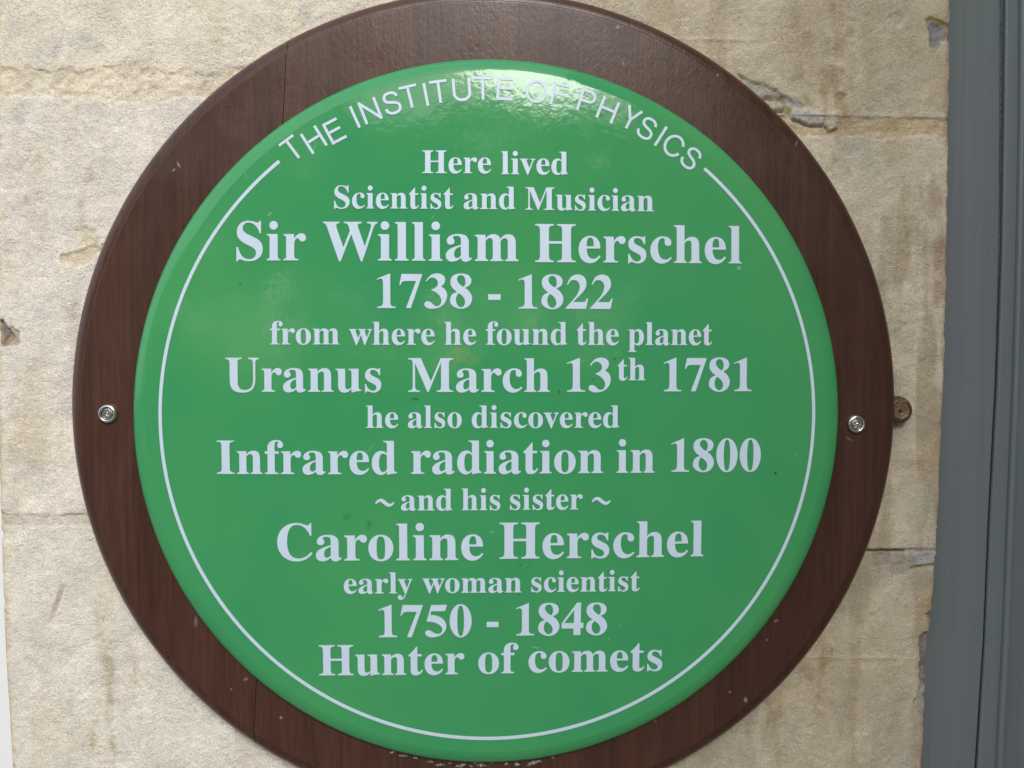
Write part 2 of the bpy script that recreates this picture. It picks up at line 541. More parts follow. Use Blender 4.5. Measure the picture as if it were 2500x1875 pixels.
# fine joints
j1 = np.exp(-((PY - (1344 + 2.5 * wobf * 2)) / 3.2) ** 2) * sst(2090, 2125, PX) * (1 - sst(2206, 2214, PX))
carve(j1, 0.0040); tint(j1, (96, 70, 44), 0.85)
j1b = np.exp(-((PY - (1343 + 2 * wobf)) / 2.4) ** 2) * sst(2212, 2220, PX)
carve(j1b, 0.0020); tint(j1b, (110, 92, 76), 0.8)
j2 = np.exp(-((PY - (1606 + 9 * wobf + 0.03 * (PX - 2100))) / 2.8) ** 2) * sst(1940, 1975, PX) * (1 - sst(2150, 2250, PX) * 0.6)
carve(j2, -0.0007); tint(j2, (205, 192, 168), 0.75)
j3 = np.exp(-((PY - (97 + 10 * wobf)) / 4.0) ** 2) * sst(1560, 1640, PX) * (1 - sst(1790, 1870, PX))
carve(j3, -0.0007); tint(j3, (205, 190, 160), 0.55)
j4 = np.exp(-((PY - (1259 + 6 * wobf)) / 2.0) ** 2) * leftside * sst(140, 160, PX)
carve(j4, 0.0010); tint(j4, (170, 128, 104), 0.6)
# scratch on the right stone and gouge on the lower left stone
dsc = np.abs((PX - 1845) - 0.33 * (PY - 40)) ; sc = np.exp(-(dsc / 2.2) ** 2) * sst(-20, 5, PY) * (1 - sst(70, 82, PY))
carve(sc, -0.0003); tint(sc, (206, 194, 170), 0.6)
t_ = np.clip(((PX - 155) * -32 + (PY - 1432) * 88) / (32 ** 2 + 88 ** 2), 0, 1)
gd = np.hypot(PX - (155 - 32 * t_) - 3 * wobf, PY - (1432 + 88 * t_))
gg = np.exp(-(gd / 4.5) ** 2) * (0.35 + 0.65 * np.sin(np.pi * np.clip(t_ + 0.05, 0, 1)))
carve(gg, 0.0026); tint(gg, (182, 150, 128), 0.45)

# grey cement patches and hollows
def poly(pts, soft=1.6, rough=5.0, dx=0.0, dy=0.0):
    qx = PX - dx + rough * 2 * wobf + 0.5 * rough * 2 * wob
    qy = PY - dy + rough * 2 * (fbm(XX, ZZ, 150, 4, 9) - 0.5)
    n = len(pts)
    inside = np.zeros(XX.shape, bool)
    dmin = np.full(XX.shape, 1e9)
    for k in range(n):
        (ax, ay), (bx, by) = pts[k], pts[(k + 1) % n]
        t = np.clip(((qx - ax) * (bx - ax) + (qy - ay) * (by - ay)) / ((bx - ax) ** 2 + (by - ay) ** 2), 0, 1)
        dmin = np.minimum(dmin, np.hypot(qx - ax - t * (bx - ax), qy - ay - t * (by - ay)))
        if ay != by:
            cr = ((ay > qy) != (by > qy)) & (qx < (bx - ax) * (qy - ay) / (by - ay) + ax)
            inside ^= cr
    sd_ = np.where(inside, dmin, -dmin)
    return sst(-soft, soft, sd_)


lump = fbm(XX, ZZ, 210, 4, 33) - 0.5
for pts, dep, cl, am, rg, crev_shade in [
        ([(1800, 180), (1830, 195), (1866, 205), (1918, 232), (1945, 258), (1900, 248), (1870, 246), (1840, 240)], 0.0026, (178, 173, 166), 0.80, 5, 0),
        ([(-30, 776), (10, 778), (16, 792), (28, 812), (34, 826), (22, 834), (12, 846), (-30, 842)], 0.0060, (128, 120, 114), 0.90, 5, 0),
        ([(30, 812), (54, 836), (44, 846), (18, 842)], 0.0014, (206, 182, 162), 0.60, 4, 0),
        ([(1862, 238), (1912, 232), (1934, 262), (1932, 282), (1890, 272)], 0.0020, (150, 136, 104), 0.80, 6, 0),  # hollow with its olive shadow painted in
        ([(1872, 246), (1898, 247), (1914, 258), (1910, 272), (1884, 268)], -0.0016, (202, 192, 170), 0.80, 5, 1),
        ([(1928, 240), (1944, 241), (1966, 262), (1950, 266), (1932, 258)], 0.0008, (164, 160, 160), 0.80, 4, 0),
        ([(1929, 279), (1948, 268), (1974, 268), (2013, 280), (2010, 302), (1986, 307), (1958, 298), (1934, 291)], -0.0021, (196, 191, 186), 0.90, 4, 1),
        ([(2012, 281), (2030, 270), (2044, 272), (2047, 312), (2024, 318), (2012, 304)], -0.0014, (200, 192, 176), 0.75, 4, 1),
        ([(2258, 45), (2268, 41), (2300, 53), (2325, 62), (2325, 102), (2300, 101), (2284, 116), (2272, 116), (2270, 80)], 0.0024, (150, 147, 148), 0.90, 5, 0),
        ([(2126, 1349), (2210, 1349), (2206, 1382), (2170, 1378), (2128, 1386)], 0.0016, (170, 162, 152), 0.65, 4, 0),
        ([(2219, 1344), (2290, 1344), (2290, 1375), (2248, 1378), (2220, 1385)], -0.0008, (178, 175, 176), 0.90, 2.5, 1)]:
    m_ = poly(pts, 1.6, rg)
    if crev_shade:
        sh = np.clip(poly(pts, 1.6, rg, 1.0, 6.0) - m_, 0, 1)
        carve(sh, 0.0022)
        tint(sh, (140, 128, 102), 0.5)  # shadow below the raised patch, painted over the carved crevice
    carve(m_, dep * 0.7)
    hgt = hgt + m_ * 0.0022 * lump
    tint(m_, cl, am)
for i, (x, y, rx, ry, an, dep, cl, am) in enumerate([
        (2065, 288, 34, 22, 0, 0.0, (186, 156, 110), 0.5),
        (2190, 292, 48, 18, 0, 0.0, (186, 154, 106), 0.5),
        (2285, 100, 15, 26, 0, 0.0012, (150, 146, 150), 0.75),
        (1930, -4, 38, 22, 0, 0.0, (206, 204, 198), 0.80),
        (2190, 36, 16, 22, 20, 0.0008, (192, 186, 174), 0.60),
        (2056, 232, 12, 10, 0, 0.0006, (92, 92, 84), 0.55),
        (2205, 1385, 26, 22, 0, 0.0006, (164, 158, 148), 0.60),
        (2266, 1475, 9, 26, 5, 0.0, (176, 138, 84), 0.80),
        (2262, 1590, 12, 60, 4, 0.0030, (120, 112, 116), 0.80),  # recess in the right arris, its purple shadow painted in
        (2256, 1690, 14, 60, 6, 0.0012, (156, 156, 156), 0.60),
        (140, 112, 60, 24, -18, 0.0, (182, 182, 184), 0.60),
        (235, 122, 32, 16, 0, 0.0, (188, 186, 186), 0.45),
        (48, 262, 34, 38, -20, 0.0, (176, 178, 180), 0.62),
        (20, 50, 14, 40, 0, 0.0, (176, 178, 184), 0.55),
        (745, 32, 26, 18, 0, 0.0, (188, 190, 186), 0.55),
        (600, 108, 36, 18, 0, 0.0, (188, 188, 184), 0.50),
        (300, 590, 50, 7, -20, 0.0010, (222, 200, 164), 0.40),
        (225, 570, 30, 24, 30, 0.0009, (226, 206, 168), 0.45),
        (205, 625, 45, 14, -15, 0.0014, (222, 204, 168), 0.60),
        (36, 832, 18, 14, 40, 0.0014, (190, 168, 144), 0.75),
        (0, 1307, 9, 11, 0, 0.0030, (96, 68, 62), 0.80),
        (78, 520, 18, 110, 4, 0.0, (196, 174, 142), 0.45),
        (105, 560, 14, 70, -4, 0.0, (186, 160, 126), 0.30),
        (205, 470, 16, 55, 6, 0.0, (186, 160, 126), 0.45),
        (252, 1590, 18, 110, -6, 0.0, (186, 170, 136), 0.70),
        (225, 1800, 13, 50, 0, 0.0, (188, 168, 120), 0.60),
        (275, 1830, 12, 50, 0, 0.0, (186, 166, 130), 0.60),
        (170, 1700, 10, 50, 0, 0.0, (186, 170, 140), 0.50),
        (325, 1640, 14, 60, 0, 0.0, (190, 174, 146), 0.45),
        (185, 745, 14, 70, 0, 0.0, (192, 180, 160), 0.45),
        (2008, 1620, 14, 90, 6, 0.0, (160, 134, 92), 0.55),
        (1960, 1640, 40, 26, 0, 0.0, (156, 134, 100), 0.45),
        (1880, 1760, 18, 60, 12, 0.0, (158, 130, 88), 0.55),
        (2045, 230, 26, 190, 0, 0.0, (158, 132, 96), 0.60),
        (1965, 130, 20, 100, 0, 0.0, (166, 142, 108), 0.50),
        (2290, 620, 14, 200, 3, 0.0, (160, 132, 104), 0.60),
        (2130, 760, 40, 190, 6, 0.0, (168, 160, 150), 0.50),
        (2275, 250, 14, 60, 0, 0.0, (176, 146, 106), 0.60)]):
    if dep == 0.0:
        b_ = blob(x, y, rx * 1.15, ry * 1.1, an, 0.9, 1.7, i % 7)
        b_ = b_ * (0.4 + 0.9 * sst(0.36, 0.64, fbm(XX, ZZ * 0.25, 190, 4, 70 + i % 5) if ry > 2 * rx else fbm(XX, ZZ, 180, 4, 70 + i % 5)))
    else:
        b_ = blob(x, y, rx * 1.05, ry * 1.05, an, 0.3, 1.5, i % 7)
        if dep > 0.0009: b_ = sst(0.2, 0.6, b_)
    carve(b_, dep)
    tint(b_, cl, am * (0.75 if dep == 0.0 else 1.0))
# pale whitish smears under the lower right edge of the board
pale = sst(0.52, 0.66, fbm(XX + 3, ZZ * 0.45, 60, 5, 41)) * sst(1640, 1720, PY) * sst(1500, 1650, PX)
tint(pale, (186, 178, 160), 0.7)
# green-yellow lichen under the top right ledge
lich = blob(2290, 49, 34, 5, 22, 0.4, 0.35, 3)
tint(lich, (150, 150, 62), 0.8); carve(lich, -0.0006)
# yellowed ragged arrises and their rounding
ar_l = 1 - sst(0.002, 0.0065, edge_l + 0.004 * wobf * 2)
tint(ar_l, (222, 198, 158), 0.7)
ar_r = 1 - sst(0.0005, 0.0040, edge_r + 0.004 * (fbm(XX, ZZ, 50, 3, 44) - 0.5) * 2)
tint(ar_r, (176, 150, 136), 0.6)
hgt = hgt - 0.0045 * (1 - sst(0, 0.0035, edge_l + 0.003 * wobf)) - 0.0050 * (1 - sst(0, 0.0014, edge_r + 0.0016 * (fbm(XX, ZZ, 130, 4, 45) - 0.40)))
colr = np.clip(colr * (1 + 0.10 * (fbm(XX, ZZ, 420, 2, 50) - 0.5)), 0.01, 0.9)

# assignment of every cell to a stone or mortar piece
piece = np.zeros(XX.shape, int)
rows_l = PY
piece[leftside & (PY < up)] = 0
piece[leftside & (PY >= up) & (PY < dn)] = 1
piece[leftside & (PY >= dn) & (PY < up3 + 4)] = 2
piece[leftside & (PY >= up3 + 4)] = 3
rs = ~leftside
piece[rs & (PY < up2)] = 4
piece[rs & (PY >= up2) & (PY < dn2)] = 5
piece[rs & (PY >= dn2) & (PY < 1344)] = 6
piece[rs & (PY >= 1344) & (PY < 1606)] = 7
piece[rs & (PY >= 1606)] = 8
names = ['stone_block', 'mortar_bed', 'stone_block', 'stone_block', 'stone_block', 'mortar_bed', 'stone_block', 'stone_block', 'stone_block']
plabels = ['cream stone block at the upper left above the plaque', 'rough yellow mortar bed left of the plaque', 'tall pale stone block left of the plaque',
           'pale stone block at the lower left with a gouge', 'brown-grey stone block at the upper right', 'ochre mortar bed right of the plaque',
           'tall greyish stone block right of the plaque', 'short stone block under the thin joint', 'stained stone block at the lower right']

wall = empty('stone_wall', (0, 0, 0))
tag(wall, 'weathered cream limestone wall of large blocks behind the round sign', 'wall')
nz, nu = XX.shape
# the returns on both sides: two extra columns that go back into the opening
vx = np.concatenate([XX[:, :1] + 0.0005, XX, XX[:, -1:] - 0.0005], axis=1)
vy = np.concatenate([np.full((nz, 1), 0.09), -hgt, np.full((nz, 1), 0.09)], axis=1)
vz = np.concatenate([ZZ[:, :1], ZZ, ZZ[:, -1:]], axis=1)
vc = np.concatenate([colr[:, :, :1], colr, colr[:, :, -1:]], axis=2)
pc = np.concatenate([piece[:, :1], piece, piece[:, -1:]], axis=1)
nu2 = nu + 2
idx = np.arange(nz * nu2).reshape(nz, nu2)
quads = np.stack([idx[:-1, :-1], idx[:-1, 1:], idx[1:, 1:], idx[1:, :-1]], axis=-1).reshape(-1, 4)
qp = pc[:-1, :-1].reshape(-1)
vx, vy, vz = vx.ravel(), vy.ravel(), vz.ravel()
vc = vc.reshape(3, -1).T
for k, nm in enumerate(names):
    q = quads[qp == k]
    u_, inv = np.unique(q, return_inverse=True)
    inv = inv.reshape(-1)
    me = bpy.data.meshes.new(nm)
    me.vertices.add(len(u_))
    me.vertices.foreach_set('co', np.stack([vx[u_], vy[u_], vz[u_]], 1).astype(np.float32).ravel())
    me.loops.add(len(inv))
    me.loops.foreach_set('vertex_index', inv.astype(np.int32))
    me.polygons.add(len(q))
    me.polygons.foreach_set('loop_start', np.arange(0, len(inv), 4, dtype=np.int32))
    me.polygons.foreach_set('use_smooth', np.ones(len(q), bool))
    a = me.color_attributes.new('stain_shade', 'FLOAT_COLOR', 'POINT')
    a.data.foreach_set('color', np.concatenate([vc[u_], np.ones((len(u_), 1))], 1).astype(np.float32).ravel())
    me.update(calc_edges=True)
    o = link(nm, me, M_STONE, wall)
    o['label'] = plabels[k]

# ------------------------------------------------------------------ lofted upright members
def member(name, edges, ys, depth_front, depth_back, m, parent, bevel=0.0015):
    """vertical board: edges = (left xs, right xs) in photo pixels at the rows ys, at its front depth"""
    prof = []
    vs, fs = [], []
    n = 10
    for k, y in enumerate(ys):
        a = P(edges[0][k], y, depth_front); b = P(edges[1][k], y, depth_front)
        z = a.z
        xs = [a.x, b.x]
        be = min(bevel, abs(b.x - a.x) * 0.45)
        ring = [(xs[0], depth_back), (xs[0], depth_front + be), (xs[0] + be * 0.3, depth_front + be * 0.3), (xs[0] + be, depth_front),
                (xs[1] - be, depth_front), (xs[1] - be * 0.3, depth_front + be * 0.3), (xs[1], depth_front + be), (xs[1], depth_back)]
        n = len(ring)
        for (x, yy) in ring:
            vs.append((x, yy, z))
    for k in range(len(ys) - 1):
        for i in range(n):
            j = (i + 1) % n
            fs.append((k * n + i, k * n + j, (k + 1) * n + j, (k + 1) * n + i))
    fs.append(tuple(range(n)))
    fs.append(tuple((len(ys) - 1) * n + i for i in reversed(range(n))))
    bm = bmesh.new()
    bv = [bm.verts.new(v_) for v_ in vs]
    for f in fs:
        bm.faces.new([bv[i] for i in f])
    return bm_obj(name, bm, m, parent)


def ext(xs):
    """extend the edge rows above and below the picture along their end slopes"""
    a = xs[0] + (xs[0] - xs[1]) * 1.3 * 0.4
    b = xs[-1] + (xs[-1] - xs[-2]) * 2.2
    return [a] + list(xs) + [b]


FY = [0, 312, 625, 937, 1250, 1563, 1875]
FY2 = [-700] + FY + [2560]
stone_e = ext([2321, 2319, 2313, 2306, 2292, 2270, 2252])
jamb_r = ext([2443, 2442, 2439, 2430, 2414, 2401, 2381])
board_l = ext([2456, 2453, 2448, 2437, 2420, 2407, 2388])
bead_l = ext([2494, 2492, 2486, 2477, 2464, 2452, 2436])
bead_r = ext([2511, 2508, 2501, 2493, 2481, 2469, 2453])
frame = empty('door_frame', P(2420, 2560, 0.03))
tag(frame, 'grey painted timber door frame beside the stone wall', 'door frame')
member('jamb_board', ([x - 45 for x in stone_e], jamb_r), FY2, 0.010, 0.055, M_GREY, frame, 0.0012)
member('backing_strip', ([x - 14 for x in jamb_r], [x + 14 for x in board_l]), FY2, 0.022, 0.050, M_DARK, frame)
member('inner_board', (board_l, [x + 6 for x in bead_l]), FY2, 0.0085, 0.055, M_GREY, frame, 0.0016)
member('bead', (bead_l, bead_r), FY2, 0.0045, 0.050, M_GREY, frame, 0.0022)
member('panel', ([x - 4 for x in bead_r], [x + 900 for x in bead_r]), FY2, 0.012, 0.060, M_GREY, frame, 0.001)
# the old filler in the groove: whole at the top, broken away further down
rr = random.Random(4)
for (y0, y1) in ((-700, 300), (300, 700), (700, 905), (905, 1130), (1326, 1358)):
    ys_ = list(np.linspace(y0, y1, max(6, int((min(y1, 1900) - max(y0, 0)) / 9) + 2)))
    ja = [float(np.interp(y, FY2, jamb_r)) for y in ys_]
    bo = [float(np.interp(y, FY2, board_l)) for y in ys_]
    thin = 0.0 if y0 < 700 else 0.25
    le = [a - 2 + rr.uniform(0, 1.6) for a in ja]
    ri = [b + 2 - (b - a) * (thin + rr.uniform(0, 0.35)) for a, b in zip(ja, bo)]
    member('filler', (le, ri), ys_, 0.0125, 0.0225, M_FILL, frame, 0.0008)

# white painted frame just seen past the left arris
wf = mesh_obj('white_door_frame', [], [], None)
bpy.data.objects.remove(wf)
wf = member('white_frame', ([-700] * 3, [30, 35, 75]), [-700, 1250, 2560], 0.020, 0.08, M_PAINT, None)
tag(wf, 'white painted frame seen at the lower left edge past the stone', 'frame')


# ------------------------------------------------------------------ round board
def lathe(profile, centre, seg=256, y_axis=True):
    """profile: list of (radius, y); turned about the Y axis through centre (x, z)"""
    bm = bmesh.new()
    rings = []
    for (r, y) in profile:
        if r < 1e-7:
            rings.append([bm.verts.new((centre[0], y, centre[1]))])
        else:
            rings.append([bm.verts.new((centre[0] + r * math.sin(2 * math.pi * i / seg), y, centre[1] + r * math.cos(2 * math.pi * i / seg))) for i in range(seg)])
    for a, b in zip(rings, rings[1:]):
        for i in range(seg):
            j = (i + 1) % seg
            if len(a) == 1:
                bm.faces.new([a[0], b[i], b[j]])
            elif len(b) == 1:
                bm.faces.new([a[i], a[j], b[0]])
            else:
                bm.faces.new([a[i], a[j], b[j], b[i]])
    return bm


BY = -0.0225                                # face of the board
bL, bR_, bT, bB = P(178.6, 985, -0.010), P(2183.5, 985, -0.012), P(1181, -23, -0.010), P(1181, 1984, -0.012)
BR = (bR_.x - bL.x + bT.z - bB.z) / 4
BC = ((bL.x + bR_.x) / 2, (bT.z + bB.z) / 2)
prof = [(0, 0.0012), (BR - 0.004, 0.0012), (BR - 0.0012, -0.003), (BR, -0.0075)]
for k in range(1, 10):
    a = R(90 * k / 9)
    prof.append((BR - 0.0100 * (1 - math.cos(a)), -0.0075 - 0.0130 * math.sin(a)))
prof += [(BR - 0.0106, -0.0206), (BR - 0.0109, BY + 0.0004), (BR - 0.0116, BY), (BR - 0.0122, BY), (BR - 0.016, BY), (0, BY)]
board = empty('wooden_board', (BC[0], 0, BC[1]))
tag(board, 'round dark varnished wooden backboard fixed to the stone wall', 'board')
j_top = [P(698, 140, BY), P(1267, 60, BY), P(1770, 200, BY)]
j_bot = [P(622, 1740, BY), P(1250, 1850, BY), P(1745, 1700, BY)]
gaps = [0.00020, 0.00007, 0.00005]
cuts = [((a + b) / 2, Vector((b.z - a.z, 0, a.x - b.x)).normalized()) for a, b in zip(j_top, j_bot)]
for i, (mid, nn) in enumerate(cuts):
    if nn.x < 0: cuts[i] = (mid, -nn)
for k in range(4):
    bm = lathe(prof, BC)
    if k > 0:
        mid, nn = cuts[k - 1]
        r_ = bmesh.ops.bisect_plane(bm, geom=bm.verts[:] + bm.edges[:] + bm.faces[:], plane_co=mid + nn * gaps[k - 1], plane_no=-nn, clear_outer=True)
        bmesh.ops.holes_fill(bm, edges=[e for e in r_['geom_cut'] if isinstance(e, bmesh.types.BMEdge)])
    if k < 3:
        mid, nn = cuts[k]
        r_ = bmesh.ops.bisect_plane(bm, geom=bm.verts[:] + bm.edges[:] + bm.faces[:], plane_co=mid - nn * gaps[k], plane_no=nn, clear_outer=True)
        bmesh.ops.holes_fill(bm, edges=[e for e in r_['geom_cut'] if isinstance(e, bmesh.types.BMEdge)])
    o = bm_obj('plank', bm, M_WOOD, board, True)
    o.data.set_sharp_from_angle(angle=R(38))
    ta = o.data.attributes.new('tone', 'FLOAT', 'POINT')
    ta.data.foreach_set('value', [(0.97, 1.0, 0.90, 0.78)[k]] * len(o.data.vertices))  # right planks darker: the light's falloff put into their tone

# ------------------------------------------------------------------ green plaque
gL, gR_, gT, gB = P(324, 1003, -0.0245), P(2047.5, 1003, -0.0245), P(1183, 145, -0.0245), P(1190, 1861, -0.0245)
GR = (gR_.x - gL.x + gT.z - gB.z) / 4
GC = ((gL.x + gR_.x) / 2, (gT.z + gB.z) / 2)
RI = GR - 0.0105
RW = GR - RI
Y_RIM = -0.0310
DOME = 0.0085


def dome_y(x, z):
    r2 = ((x - GC[0]) ** 2 + (z - GC[1]) ** 2) / RI ** 2
    return Y_RIM - DOME * (1 - min(r2, 1.0))


plaque = empty('round_plaque', (GC[0], BY, GC[1]))
tag(plaque, 'round green enamel plaque with white lettering mounted on the wooden board', 'plaque')
prof = [(RI * math.sin(R(90) * k / 40), 0) for k in range(41)]
prof = [(r, Y_RIM - DOME * (1 - (r / RI) ** 2)) for r, _ in prof]
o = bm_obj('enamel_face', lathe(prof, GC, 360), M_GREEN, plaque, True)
prof = [(RI, Y_RIM)]
acc = [(0.0, 0.0)]
for k in range(24):                         # a bevel that rolls over towards the board
    a = R(16 + 70 * (k / 23) ** 1.5)
    acc.append((acc[-1][0] + math.cos(a), acc[-1][1] + math.sin(a)))
for (u_, v_) in acc[1:]:
    prof.append((RI + RW * u_ / acc[-1][0], Y_RIM + 0.0076 * v_ / acc[-1][1]))
prof += [(GR, BY - 0.0012), (GR - 0.002, BY + 0.0001), (GR - 0.02, BY + 0.0001)]
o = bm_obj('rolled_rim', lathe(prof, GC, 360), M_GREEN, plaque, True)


def on_face(pt):
    return Vector((pt.x, dome_y(pt.x, pt.z), pt.z))


# thin white circle, open at the top where the heading stands
def angle_of(x, y):
    p_ = P(x, y, -0.033)
    return math.atan2(p_.x - GC[0], p_.z - GC[1])


RL = (P(1989, 1003, -0.032).x - P(384.5, 1003, -0.032).x) / 2 - 0.0012
a0, a1 = angle_of(1722, 409), angle_of(684, 396) + 2 * math.pi
bm = bmesh.new()
prev = None
NS = 420
for k in range(NS + 1):
    a = a0 + (a1 - a0) * k / NS
    ring = []
    for (r, h) in ((RL - 0.00122, -0.0002), (RL - 0.00116, 0.0003), (RL + 0.00116, 0.0003), (RL + 0.00122, -0.0002)):
        x, z = GC[0] + r * math.sin(a), GC[1] + r * math.cos(a)
        ring.append(bm.verts.new((x, dome_y(x, z) - h, z)))
    if prev:
        for i in range(3):
            bm.faces.new([prev[i], prev[i + 1], ring[i + 1], ring[i]])
    else:
        bm.faces.new(ring)
    prev = ring
bm.faces.new(prev)
bm_obj('border_line', bm, M_WHITE, plaque)


# ---- bold serif words
def bold(s):
    o_ = ''
    for ch in s:
        if 'A' <= ch <= 'Z': o_ += chr(0x1D400 + ord(ch) - 65)
        elif 'a' <= ch <= 'z': o_ += chr(0x1D41A + ord(ch) - 97)
        elif '0' <= ch <= '9': o_ += chr(0x1D7CE + ord(ch) - 48)
        else: o_ += ch
    return o_


LINES = [
    [('Here', 1030.8, 1199, 423, 423.5, 56.2), ('lived', 1223.5, 1386.7, 425.5, 426.5, 56.5)],
    [('Scientist', 816, 1107.3, 509, 510, 55.5), ('and', 1132, 1258, 510.5, 511, 55.5), ('Musician', 1282.7, 1595.6, 512.3, 516.3, 55.5)],
    [('Sir', 577.6, 747.3, 636, 636, 95), ('William', 789, 1265.7, 636, 638, 95), ('Herschel', 1306.4, 1810, 640, 643.5, 93.5)],
    [('1738', 920, 1152.6, 752, 752.5, 83.5), ('-', 1192, 1222, 0, 0, 83), ('1822', 1265.7, 1495.7, 753.5, 754.5, 83)],
    [('from', 660, 828.4, 841, 841, 56.5), ('where', 852.9, 1061.3, 841.5, 841.8, 56), ('he', 1085.5, 1162.8, 841.8, 841.8, 56),
     ('found', 1186.5, 1384.5, 841.8, 842, 56), ('the', 1408.2, 1510.8, 842, 842.3, 56), ('planet', 1533.4, 1738.4, 842.3, 842.5, 55.5)],
    [('Uranus', 551.2, 930.9, 956.3, 956.8, 83), ('March', 996.9, 1342.2, 956.8, 956.8, 82.5), ('13', 1383.3, 1490.8, 956.5, 956.3, 82),
     ('th', 1507.8, 1575.6, 928.5, 928.5, 55), ('1781', 1619.4, 1834.5, 955.5, 954.9, 81.5)],
    [('he', 894.3, 972.7, 1044.6, 1044.6, 54.5), ('also', 996, 1127.3, 1044.6, 1044.5, 54.5), ('discovered', 1151.8, 1511.5, 1044.5, 1044, 54.5)],
    [('Infrared', 530.9, 968.6, 1156.8, 1157.6, 81.5), ('radiation', 1003.7, 1472, 1156.8, 1154.7, 81), ('in', 1505, 1598, 1154.4, 1153.8, 81),
     ('1800', 1637.8, 1856.4, 1151.8, 1150.5, 80.5)],
    [('~', 917, 962, 0, 0, 0), ('and', 979.2, 1104.3, 1246, 1246, 53), ('his', 1127.3, 1221.2, 1245.5, 1245, 53), ('sister', 1245, 1422.2, 1244.5, 1243.5, 53),
     ('~', 1445.5, 1490, 0, 0, 0)],
    [('Caroline', 677.9, 1179.7, 1368.3, 1366.5, 90), ('Herschel', 1219.7, 1716.9, 1364.2, 1357.5, 88.5)],
    [('early', 839.7, 1007.4, 1448.9, 1448.2, 51.5), ('woman', 1031.9, 1273.2, 1447.2, 1446, 51.5), ('scientist', 1297, 1561.7, 1445.2, 1442.3, 51.5)],
    [('1750', 924.5, 1151.5, 1555.4, 1554, 79), ('-', 1188.4, 1217.4, 1, 0, 79), ('1848', 1259.3, 1481.7, 1551.2, 1549, 78.5)],
    [('Hunter', 779.7, 1133.7, 1648.5, 1645.3, 74.5), ('of', 1167.7, 1265.7, 1644, 1643, 74), ('comets', 1290.2, 1616.3, 1641, 1636.5, 74)],
]
LIFT = 0.00045
words = sorted({w[0] for ln in LINES for w in ln if w[0] not in '-~'} | {'H'})
tmp = {}
for wd in words:
    cu = bpy.data.curves.new('w', 'FONT')
    cu.body = bold(wd)
    cu.resolution_u = 6
    cu.extrude = 0.5
    ob = bpy.data.objects.new('w', cu)
    COL.objects.link(ob)
    tmp[wd] = ob
bpy.context.view_layer.update()
dg = bpy.context.evaluated_depsgraph_get()
glyph = {}
for wd, ob in tmp.items():
    me = bpy.data.meshes.new_from_object(ob.evaluated_get(dg))
    co = np.array([v_.co[:] for v_ in me.vertices])
    glyph[wd] = (co, [tuple(p_.vertices) for p_ in me.polygons])
    bpy.data.meshes.remove(me)
for ob in tmp.values():
    cu = ob.data
    bpy.data.objects.remove(ob)
    bpy.data.curves.remove(cu)
capH = glyph['H'][0][:, 1].max() - glyph['H'][0][:, 1].min()

# numerals drawn point by point: c = corner, s = smooth; (left, right, bottom, top) in thousandths of the type size
DIG = {
 '1': ((65, 442, 0, 688), ['c388,205 c388,700 s392,750 s405,785 s440,800 c488,803 c488,828 c145,828 c145,803 s195,798 s235,780 s250,740 c254,700 c254,400 s250,345 s235,312 s205,303 s175,308 c148,325 c135,305']),
 '7': ((17, 478, 0, 676), ['c592,215 c967,217 c757,828 c670,828 c850,350 c838,343 c660,343 s615,352 s592,375 c572,415 c552,413']),
 '3': ((16, 471, -14, 688), ['c1047,353 s1085,305 s1140,282 s1195,295 s1235,335 s1247,390 s1228,440 s1185,475 c1125,498 c1135,510 s1200,540 s1262,590 s1300,650 s1308,710 s1288,765 s1250,792 s1205,795 s1165,770 s1120,728 s1060,707 s1015,725 s1002,765 s1020,805 s1075,835 s1150,842 s1240,828 s1330,780 s1390,700 s1412,610 s1395,530 s1360,480 c1305,443 s1355,395 s1378,325 s1360,265 s1310,223 s1240,208 s1165,218 s1100,255 c1025,343']),
 '8': ((28, 471, -13, 688), ['c1592,540 s1525,485 s1485,425 s1473,360 s1492,285 s1550,232 s1640,210 s1735,215 s1815,252 s1852,320 s1840,390 s1800,435 c1735,465 s1800,515 s1850,590 s1865,660 s1848,735 s1790,805 s1700,842 s1610,838 s1520,798 s1470,735 s1468,670 s1490,605 s1530,568',
        'c1712,450 s1660,420 s1610,365 s1592,310 s1610,262 s1655,240 s1705,252 s1738,300 s1745,370 s1735,415',
        'c1618,563 s1680,605 s1725,665 s1738,725 s1722,785 s1680,815 s1640,812 s1595,770 s1572,700 s1580,625']),
 '2': ((18, 478, 0, 688), ['c1010,410 s1035,365 s1070,335 s1120,328 s1175,345 s1210,395 s1220,450 s1205,520 s1165,600 s1090,690 c962,830 c962,842 c1332,842 c1375,655 c1352,655 s1335,690 s1315,712 s1280,720 c1100,720 s1180,640 s1270,550 s1325,470 s1342,385 s1325,310 s1275,252 s1195,228 s1120,240 s1050,285 c985,410']),
 '5': ((22, 470, -8, 676), ['c1130,203 c1410,200 c1375,308 c1130,310 c1112,375 s1200,388 s1290,420 s1360,480 s1395,560 s1385,640 s1335,710 s1260,755 s1170,775 s1090,768 s1035,735 s1022,695 s1040,660 s1080,650 s1130,668 s1190,705 s1245,720 s1300,700 s1325,640 s1305,585 s1245,535 s1160,503 c1045,492']),
 '4': ((19, 475, 0, 688), ['c1240,155 c1312,155 c1307,512 c1358,512 c1355,605 c1305,605 c1303,727 c1178,727 c1180,610 c967,610 c967,520', 'c1187,285 c1187,515 c1010,515']),
}


